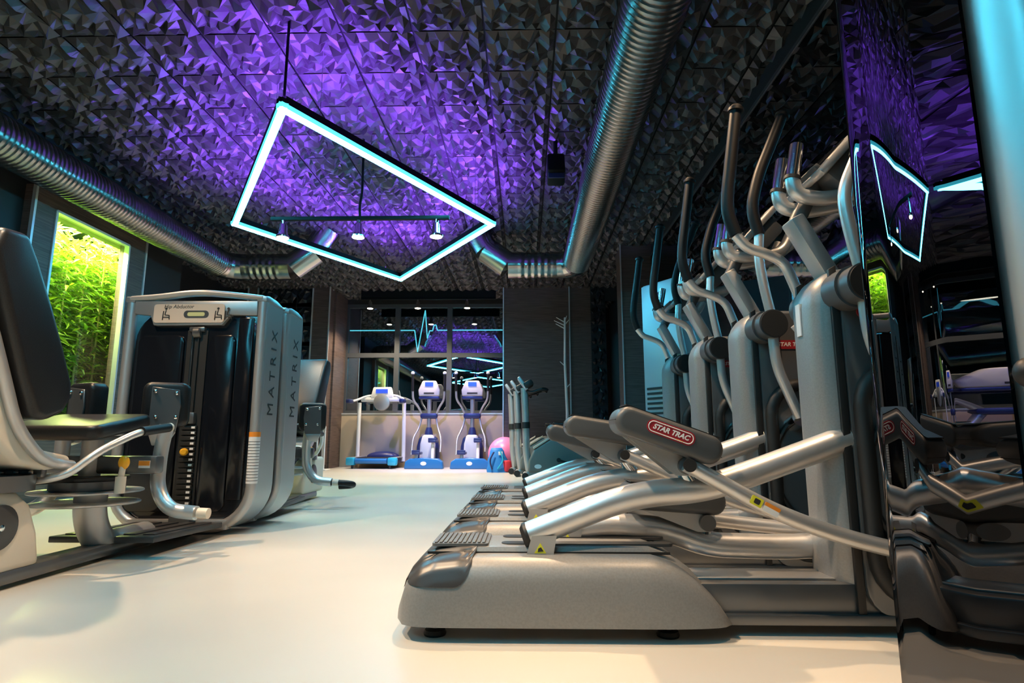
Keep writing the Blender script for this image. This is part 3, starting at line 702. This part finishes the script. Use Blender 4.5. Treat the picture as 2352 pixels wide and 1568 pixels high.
    ps = MB(); ps.cyl((c0[0], c0[1], .39), (c0[0], c0[1], .58), .045); B(ps, 'seat_post', 'silver')
    lv = MB(); lv.cyl(T(-1.86, 2.72, .325), T(-1.86, 2.72, .40), .022); lv.cyl(T(-1.86, 2.72, .40), T(-1.855, 2.72, .45), .013)
    lvo = B(lv, 'selector_lever', 'cream'); kb = MB(); kb.ball(T(-1.853, 2.72, .463), .026, (1, .6, 1.25)); B(kb, 'lever_knob', 'amber', lvo)
    # seat
    st = MB(); tl = Matrix.Translation(T(-2.09, 2.72, .628)) @ Matrix.Rotation(math.radians(10), 4, 'X')
    st.prism(rrect(-.235, .235, -.20, .2, .05), 'z', -.033, .033, .02, 3, tl); B(st, 'seat', 'leather')
    su = MB(); su.box(T(-2.09, 2.7, .575), (.3, .28, .02), bev=.004); B(su, 'seat_support', 'gun')
    # backrest
    zz = lambda pts: [(y+oy, z) for y, z in pts]
    side = zz([(1.985, 1.335), (2.10, 1.345), (2.16, 1.255), (2.25, 1.10), (2.335, .937), (2.40, .80), (2.405, .735), (2.37, .675), (2.28, .64), (2.225, .655), (2.155, .795), (2.04, 1.055), (1.96, 1.25)])
    bk = MB(); bk.prism(side, 'x', -.20 if not flip else -.26, .20 if not flip else .12, .045, 4); B(bk, 'backrest', 'leather')
    ssh = zz([(1.93, 1.20), (2.03, 1.05), (2.15, .80), (2.215, .645), (2.36, .53), (2.52, .50), (2.52, .455), (2.40, .445), (2.25, .475), (2.13, .57), (2.06, .72), (1.95, .95), (1.86, 1.2)])
    sl = MB(); sl.prism(ssh, 'x', -.165 if not flip else -.21, .135 if not flip else .07, .03, 4); B(sl, 'backrest_shell', 'cream' if not flip else 'silver')
    for s_ in (-1, 1):
        ex = CX+s_*.15 if not flip else CX-.07+s_*.13
        e1 = MB(); e1.tube(fil([T(ex, 1.91, 1.19), T(ex, 2.02, 1.02), T(ex, 2.13, .78), T(ex, 2.20, .62), T(ex, 2.34, .485), T(ex, 2.5, .46)], .1), .022, 12); B(e1, 'shell_edge', 'silver')
    # handlebar under the seat
    hp = [(-2.42, 2.86, .622), (-2.40, 2.72, .605), (-2.33, 2.55, .55), (-2.28, 2.45, .425), (-2.20, 2.42, .405), (-1.98, 2.42, .405), (-1.90, 2.45, .425), (-1.83, 2.52, .52), (-1.775, 2.68, .60), (-1.76, 2.88, .624)]
    hd = MB(); hd.tube(fil([T(*p) for p in hp], .06, 5), .0165, 14); ho = B(hd, 'handlebar', 'tube')
    for a, b in (((-1.772, 2.70, .604), (-1.76, 2.885, .625)), ((-2.405, 2.73, .606), (-2.42, 2.865, .623))):
        g = MB(); g.cyl(T(*a), T(*b), .022); B(g, 'grip', 'foam', ho)
        g = MB(); g.cyl(T(*b), tuple(V(T(*b))+V((.0, .012, .001))), .0225); B(g, 'grip_end', 'cream', ho)
    bb = MB(); bb.box(T(-2.09, 2.40, .435), (.26, .03, .035), bev=.006); bo = B(bb, 'mount_bracket', 'gun')
    for k in range(4):
        bl = MB(); bl.ball(T(-2.18+k*.06, 2.382, .437), .011, n=10); B(bl, 'bolt', 'chrome', bo)
    # pad arms
    for s_ in (-1, 1):
        q = spread
        X = lambda x: CX+s_*(x-CX)
        ab = MB(); ab.box(T(X(-1.925), 2.87, .447), (.30, .07, .085), bev=.012); abo = B(ab, 'arm_beam', 'gun')
        if s_ > 0 and not flip:
            lb = MB(); lb.box(T(-1.83, 2.834, .45), (.055, .003, .035)); lbo = B(lb, 'caution_label', 'white', abo)
            lb = MB(); lb.box(T(-1.83, 2.832, .455), (.053, .003, .022)); B(lb, 'label_header', 'orange', lbo)
        am = MB(); am.tube(fil([T(X(-1.815+q), 2.96, .64), T(X(-1.83+q), 2.95, .50), T(X(-1.825+q), 2.94, .33), T(X(-1.75+q), 2.93, .225), T(X(-1.61+q), 2.93, .212)], .13, 7), .034, 16); amo = B(am, 'pad_arm', 'tube')
        fr = MB(); fr.cyl(T(X(-1.60+q), 2.93, .212), T(X(-1.55+q), 2.93, .210), .026); B(fr, 'foot_roll', 'cream', amo)
        if flip:
            fp_ = MB(); fp_.tube(fil([T(X(-1.62+q), 2.93, .212), T(X(-1.48+q), 2.93, .205), T(X(-1.44+q), 2.87, .19), T(X(-1.48+q), 2.82, .175), T(X(-1.58+q), 2.82, .17)], .07), .024, 12); B(fp_, 'foot_peg', 'foam', amo)
        th = math.radians(24 if not flip else 158)*s_
        mx = Matrix.Translation(T(X(-1.845+q if not flip else -1.76), 2.99, .735)) @ Matrix.Rotation(th, 4, 'Z')
        # plate facing the user outside, cushion inside
        pp = MB(); pp.prism([(-.075, -.13), (.05, -.13), (.065, .0), (.055, .085), (-.07, .10)], 'y', -.004, .006, .002, 1, mx); ppo = B(pp, 'pad_plate', 'gun')
        for bx_, bz in ((-.055, .075), (.04, .068), (-.045, -.055), (.045, -.055)):
            bl = MB(); bl.ball(mx @ V((bx_, -.008, bz)), .011, (1, .7, 1), 10); B(bl, 'bolt', 'chrome', ppo)
        cu = MB(); cu.prism(rrect(-.115, .10, -.105, .125, .04), 'y', .006, .10, .022, 3, mx); B(cu, 'knee_pad', 'leather')
        kn = MB(); kn.prism([(-.075, -.13), (.05, -.13), (.02, -.185), (-.05, -.20)], 'y', -.004, .03, .006, 2, mx); B(kn, 'pad_knuckle', 'silver')
    # belt wheel guard at the user end
    wg = MB(); wg.prism([(y+oy, z) for y, z in [(1.95, .06), (2.48, .06), (2.45, .20), (2.40, .31), (2.33, .365), (2.2, .385), (1.95, .39)]], 'x', -.05, .09, .03, 3); wgo = B(wg, 'wheel_guard', 'cream')
    w2 = MB(); w2.lathe([(.085, 0), (.085, .008), (.06, .014), (.012, .014)], Matrix.Translation(T(CX+.088, 2.25, .24)) @ Matrix.Rotation(PI/2, 4, 'Y'), 32); w2o = B(w2, 'guard_disc', 'bodyd', wgo)
    w3 = MB(); w3.lathe([(.012, 0), (.012, .006), (.006, .008)], Matrix.Translation(T(CX+.102, 2.25, .24)) @ Matrix.Rotation(PI/2, 4, 'Y'), 16); B(w3, 'axle_bolt', 'chrome', wgo)
    be = MB(); be.box(T(-2.06, 2.58, .386), (.008, .5, .014)); be.box(T(-2.2, 2.58, .386), (.008, .5, .014)); B(be, 'drive_belt', 'rubber')
    wc = MB(); wc.cyl(T(-2.10, 2.3, .37), T(-2.10, 2.3, .43), .15); B(wc, 'belt_wheel', 'gun')
    return r
hip_machine(3.60, False, 'hip machine with tan placard and black seat in the left foreground', 'a', 0.0)
hip_machine(3.96, True, 'weight machine with teal-lit backrest standing behind the one with the tan placard', 'b', 0.02)

# ------------------------------------------------------------------ BLACK SHIELD MACHINE on the right
cm = thing('cable_machine', 'tall machine with glossy curved black shield at the right edge', 'weight machine', (.9, 1.1, 0))
path = [(.802, .985)]
def tang(q):
    ks = [(.84, 13), (.72, 11), (.665, 3), (.625, -9), (.60, -9), (.5, -9)]
    for a, b in zip(ks, ks[1:]):
        if q >= b[0]: return b[1]+(a[1]-b[1])*(q-b[0])/(a[0]-b[0])
    return -9
while path[-1][0]/path[-1][1] > .598:
    x, y = path[-1]; a = math.radians(tang(x/y)); path.append((x+.006*math.sin(a), y+.006*math.cos(a)))
a = math.radians(tang(path[-1][0]/path[-1][1]))
while a < math.radians(120):
    x, y = path[-1]; a += .006/.055; path.append((x+.006*math.sin(a), y+.006*math.cos(a)))
rows = []
nP = len(path)
for i, (x, y) in enumerate(path):
    a = V(path[max(i-1, 0)]); b = V(path[min(i+1, nP-1)]); t_ = (b-a).normalized(); nn = V((t_.y, -t_.x))*.006
    rows.append([(x-.9, y-1.1, .03), (x-.9, y-1.1, 2.1), (x+nn.x-.9, y+nn.y-1.1, 2.1), (x+nn.x-.9, y+nn.y-1.1, .03)])
sm = MB(); sm.grid(rows, closed_u=True, caps=True); sm.build('shield', 'shield', cm, ang=50)
MB().cyl((.01, -.115, .028), (.01, -.115, 2.15), .09, n=40).build('post', 'tube', cm)
MB().bx(-.12, .35, -.2, .35, 0.0, .028, .006).build('base_plate', 'gun', cm)
MB().bx(.02, .3, -.02, .22, .0281, 2.05, .02).build('weight_housing', 'rubber', cm)
kn = MB(); kn.ball((-.10, -.165, .68), .026); kn.cyl((-.09, -.155, .68), (-.05, -.13, .68), .012); kn.build('adjustment_knob', 'foam', cm)

# ------------------------------------------------------------------ BACK ALCOVE : treadmill, cross trainers, ball, bag
tr = thing('treadmill', 'treadmill with blue rear caps facing the alcove window', 'treadmill', (-2.83, 11.0, 0), math.radians(-6))
dk = MB(); dk.bx(-.40, .40, -.05, .62, .09, .19, .01); dk.build('deck', 'navy', tr)
MB().bx(-.27, .27, -.06, .6, .19, .197).build('running_belt', 'rubber', tr)
MB().cyl((-.3, -.05, .14), (.3, -.05, .14), .05).build('rear_roller', 'blue', tr)
for s_ in (-1, 1):
    MB().bx(s_*.40-.085, s_*.40+.085, -.10, .03, .06, .205, .03).build('rear_cap', 'bluel', tr)
    MB().bx(s_*.40-.06, s_*.40+.06, .03, .6, .19, .21, .006).build('side_rail', 'silver', tr)
    MB().cyl((s_*.36, -.06, .0), (s_*.36, -.06, .07), .022).build('foot', 'rubber', tr)
    MB().tube([(s_*.46, .42, .12), (s_*.45, .40, 1.24)], .038, 12).build('upright', 'white', tr)
    hl = MB(); hl.tube(fil([(s_*.52, .05, 1.25), (s_*.5, .3, 1.27), (s_*.3, .42, 1.38), (0, .45, 1.38)], .12), .022, 10); hl.build('handrail', 'white', tr)
    MB().box((s_*.52, .08, 1.25), (.09, .2, .08), bev=.025).build('grip', 'navy', tr)
MB().box((0, .42, 1.30), (.85, .08, .09), bev=.02).build('console_beam', 'white', tr)
c_ = MB(); c_.prism([(-.24, 1.30), (.24, 1.30), (.18, 1.54), (-.18, 1.54)], 'y', .38, .46, .02); co = c_.build('console', 'white', tr)
MB().bx(-.12, .12, .372, .381, 1.42, 1.5).build('screen', 'lcd', co)
MB().bx(-.03, .03, .36, .385, 1.31, 1.35, .004).build('stop_key', 'red', co)
MB().lathe([(.17, 0), (.16, .03), (.1, .05)], Matrix.Translation((0, .40, 1.25)) @ Matrix.Rotation(PI/2, 4, 'X') , 24).build('fan_housing', 'silver', tr)
hd_ = MB(); hd_.ball((0, .58, .2), .3, (1.1, .5, .35)); hd_.build('motor_hood', 'navy', tr)
def cross_trainer(x, y, label, rz=0):
    r = thing('cross_trainer', label, 'elliptical trainer', (x, y, 0), rz, 'pair of blue based cross trainers')
    bs = MB(); bs.prism([(-.36, .0), (.36, .0), (.34, .13), (.26, .185), (0, .20), (-.26, .185), (-.34, .13)], 'y', -.12, .08, .02, 3); bo = bs.build('rear_base', 'blue', r)
    MB().lathe([(.055, 0), (.055, .004)], Matrix.Translation((0, -.122, .10)) @ Matrix.Rotation(PI/2, 4, 'X') @ Matrix.Diagonal((1, .65, 1, 1)), 24).build('oval_badge', 'white', bo)
    MB().bx(-.05, .05, .05, .6, .03, .10, .01).build('spine', 'silver', r)
    bd = MB(); bd.prism([(-.16, .08), (.16, .08), (.15, .45), (.10, .62), (-.10, .62), (-.15, .45)], 'y', .30, .55, .04, 3); bd.build('body', 'white', r)
    sb = MB(); sb.prism([(-.22, .06), (-.13, .06), (-.12, .6), (-.17, .55), (-.21, .4)], 'y', .32, .5, .02); sb.prism([(.22, .06), (.13, .06), (.12, .6), (.17, .55), (.21, .4)], 'y', .32, .5, .02); sb.build('body_side', 'navy', r)
    cn = MB(); cn.lathe([(.09, .58), (.075, .68), (.05, .76)], Matrix.Translation((0, .42, 0))); cn.build('body_neck', 'navy', r)
    MB().cyl((0, .42, .7), (0, .40, 1.42), .042).build('mast', 'silver', r)
    MB().box((0, .40, .98), (.34, .1, .11), bev=.04).build('pivot_cover', 'navy', r)
    c = MB(); c.prism([(-.20, 1.36), (.20, 1.36), (.21, 1.48), (.13, 1.66), (-.13, 1.66), (-.21, 1.48)], 'y', .33, .40, .025, 3); co = c.build('console', 'cream', r)
    MB().bx(-.08, .08, .322, .332, 1.55, 1.63).build('screen', 'lcd', co)
    MB().bx(-.10, .10, .322, .332, 1.40, 1.43).build('button_strip', 'ink', co)
    MB().prism([(-.2, 1.30), (.2, 1.30), (.2, 1.36), (-.2, 1.36)], 'y', .34, .45, .02).build('console_base', 'navy', r)
    for s_ in (-1, 1):
        a = MB(); a.tube(fil([(s_*.14, .40, 1.0), (s_*.20, .36, 1.15), (s_*.30, .30, 1.28), (s_*.31, .28, 1.5), (s_*.31, .26, 1.78)], .08), .021, 10); ao = a.build('moving_arm', 'silver', r)
        MB().tube([(s_*.31, .28, 1.45), (s_*.31, .26, 1.78)], .026, 10).build('grip', 'foam', ao)
        MB().ball((s_*.31, .26, 1.80), .035, n=12).build('grip_knob', 'white', ao)
        l = MB(); l.tube(fil([(s_*.14, .40, .95), (s_*.18, .36, .75), (s_*.27, .22, .55), (s_*.27, .12, .25 if s_ < 0 else .3)], .1), .019, 10); l.build('lower_link', 'silver', r)
        z = .28 if s_ < 0 else .50
        p = MB(); p.box((s_*.15, .05, z), (.15, .34, .05), bev=.015); p.box((s_*.15, -.10, z+.03), (.15, .03, .06), bev=.008); p.build('pedal', 'navy', r)
        MB().tube([(s_*.15, -.05, .16), (s_*.15, .02, z)], .032, 10).build('pedal_bar', 'white', r)
    return r
cross_trainer(-1.86, 11.0, 'blue based cross trainer right beside the treadmill')
cross_trainer(-1.02, 11.0, 'blue based cross trainer beside the pink exercise ball')
tag(MB().ball((-.36, 10.45, .29), .29, n=32).build('exercise_ball', 'pink'), 'pink exercise ball on the floor behind the blue backpack', 'ball')
bp = thing('backpack', 'blue and red backpack leaning on the pink exercise ball', 'bag', (-.44, 9.98, 0), .2)
b_ = MB()
rows = []
for k in range(9):
    t_ = k/8; z = .40*t_; wx = .20*(1-.55*t_**1.6)*(1+.05*math.sin(k*2)); wy = .12*(1-.5*t_**2)
    rows.append([(wx*math.cos(a)-.03*t_, wy*math.sin(a)+.05*t_, z) for a in [2*PI*i/14 for i in range(14)]])
b_.grid(rows, closed_u=True, caps=True); b_.build('bag_body', 'bagblue', bp, ang=70)
MB().box((.13, -.06, .10), (.14, .12, .19), rot=('Z', .5), bev=.04).build('side_pocket', 'bagred', bp)
MB().tube(fil([(-.1, -.1, .33), (-.18, -.14, .2), (-.13, -.12, .05)], .08), .014, 8).build('strap', 'navy', bp)
MB().tube(fil([(.0, -.11, .36), (.06, -.15, .2), (-.04, -.13, .06)], .08), .012, 8).build('strap', 'bluel', bp)
MB().bx(-.02, .05, -.085, -.075, .28, .34, .002).build('patch', 'white', bp)

# ------------------------------------------------------------------ EXERCISE BIKES behind the ellipticals
def bike(x, y, label):
    r = thing('exercise_bike', label, 'exercise bike', (x, y, 0), 0, 'row of exercise bikes by the brown wall')
    MB().tube(fil([(.04, 0, .10), (.0, 0, .35), (-.01, 0, .9), (-.03, 0, 1.28)], .15), .052, 12, flat=1.0).build('mast', 'silver', r)
    MB().tube([(-.01, 0, .70), (-.012, 0, .79)], .062, 12).build('clamp_band', 'rubber', r)
    c = MB(); c.box((-.05, 0, 1.34), (.05, .26, .22), rot=('Y', math.radians(-35)), bev=.015); co = c.build('console', 'steelbox', r)
    MB().box((.03, 0, 1.33), (.14, .3, .10), rot=('Y', math.radians(-30)), bev=.03).build('console_housing', 'rubber', r)
    for s_ in (-1, 1):
        h = MB(); h.tube(fil([(.0, 0, 1.24), (.08, s_*.16, 1.20), (.24, s_*.2, 1.26), (.30, s_*.14, 1.24)], .06), .022, 10); h.build('handlebar', 'foam', r)
    sh = MB(); sh.prism([(.02, .09), (.78, .09), (.86, .28), (.74, .46), (.55, .60), (.36, .56), (.10, .40), (.03, .25)], 'y', -.11, .11, .03, 3); so = sh.build('shroud', 'olive', r)
    MB().prism([(.10, .41), (.36, .57), (.37, .60), (.09, .435)], 'y', -.112, .112, .004).build('shroud_stripe', 'cream', r)
    MB().lathe([(.05, 0), (.05, .004)], Matrix.Translation((.16, -.112, .17)) @ Matrix.Rotation(PI/2, 4, 'X') @ Matrix.Diagonal((1, .6, 1, 1)), 24).build('oval_badge', 'white', so)
    MB().cyl((.45, -.16, .26), (.45, .16, .26), .03).build('crank_axle', 'rubber', r)
    for s_ in (-1, 1):
        ck = MB(); ck.tube([(.45, s_*.145, .26), (.45-s_*.12, s_*.145, .22)], .016, 8); ck.box((.45-s_*.14, s_*.19, .22), (.11, .09, .03), bev=.008); ck.build('pedal_crank', 'rubber', r)
    MB().cyl((.62, 0, .5), (.66, 0, .74), .03).build('seat_post', 'chrome', r)
    s2 = MB(); s2.prism([(-.16, -.05), (-.14, .05), (.02, .09), (.14, .13), (.16, 0), (.14, -.13), (.02, -.09)], 'z', .74, .80, .025, 3, Matrix.Translation((.68, 0, 0))); s2.build('saddle', 'leather', r)
    for xx in (-.02, .86):
        MB().cyl((xx, -.25, .05), (xx, .25, .05), .035).build('floor_bar', 'silver', r)
        for s_ in (-1, 1): MB().cyl((xx, s_*.25, .048), (xx, s_*.31, .048), .045).build('roller_foot', 'rubber', r)
    MB().bx(.0, .86, -.04, .04, .03, .1, .01).build('spine', 'silver', r)
    return r
bike(.02, 8.5, 'nearest olive grey exercise bike, rightmost pale mast before the brown wall')
bike(-.10, 9.1, 'middle exercise bike of three, pale mast between two others')
bike(-.20, 9.7, 'farthest exercise bike of three, next to the pink ball')

# ------------------------------------------------------------------ small things
cb = thing('tall_cabinet', 'tall pale metal cabinet with vent slots behind the ellipticals', 'cabinet', (1.42, 5.38, 0), math.atan2(-.40, .26)+0.0)
# front face lies along local x
MB().bx(-.24, .24, -.2, .2, 0.02, 2.0, .015).build('body', 'steelbox', cb)
MB().bx(-.235, .235, -.215, -.198, .05, 1.985, .006).build('door', 'steelbox', cb)
vt = MB()
for k in range(6): vt.bx(-.2, .05, -.222, -.214, .78+k*.045, .80+k*.045)
vt.build('vent_slots', 'rubber', cb)
MB().bx(-.24, .24, -.2, .2, 0, .02).build('plinth', 'rubber', cb)
spk = thing('speaker', 'small black speaker hung from the ceiling beside the large duct', 'speaker', (.30, 5.25, ZC-.11))
MB().cyl((0, 0, .11), (0, 0, -.08), .02).build('bracket', 'black', spk)
sb_ = MB(); sb_.box((0, 0, -.2), (.17, .2, .26), rot=('X', math.radians(-28)), bev=.025); so = sb_.build('cabinet', 'black', spk)
MB().box((0, -.09, -.25), (.15, .01, .22), rot=('X', math.radians(-28)), bev=.003).build('grille', 'navy', so)
cs_ = thing('coat_stand', 'white branch-like coat stand against the brown back wall', 'coat stand', (.74, 10.6, 0))
MB().tube([(0, 0, .02), (0.02, 0, 1.0), (-.01, 0, 1.9), (0, 0, 2.75)], [.03, .028, .024, .018], 8).build('trunk', 'white', cs_)
br_ = MB()
for z, a, l in ((2.72, -1, .16), (2.66, -1, .2), (2.6, -1, .17), (2.75, .3, .12), (2.68, 1, .08), (1.9, -1, .10), (1.5, 1, .08)):
    br_.tube([(0, 0, z-.06), (a*l, -.02, z+.03)], [.012, .006], 6)
br_.build('branch', 'white', cs_)
MB().lathe([(.16, 0), (.16, .012), (.03, .03)], None, 20).build('base', 'white', cs_)

ws = thing('floor_stand', 'white two-legged tube stand before the brown pier left of the treadmill', 'stand', (-3.62, 10.45, 0))
for x in (-.06, .07): MB().cyl((x, 0, .02), (x, 0, .72), .016, n=10).build('leg', 'white', ws)
MB().bx(-.14, .15, -.12, .12, 0, .022, .006).build('base', 'white', ws)
MB().tube(fil([(-.06, 0, .71), (-.06, 0, .78), (.07, 0, .78), (.07, 0, .71)], .04), .016, 10).build('handle', 'white', ws)
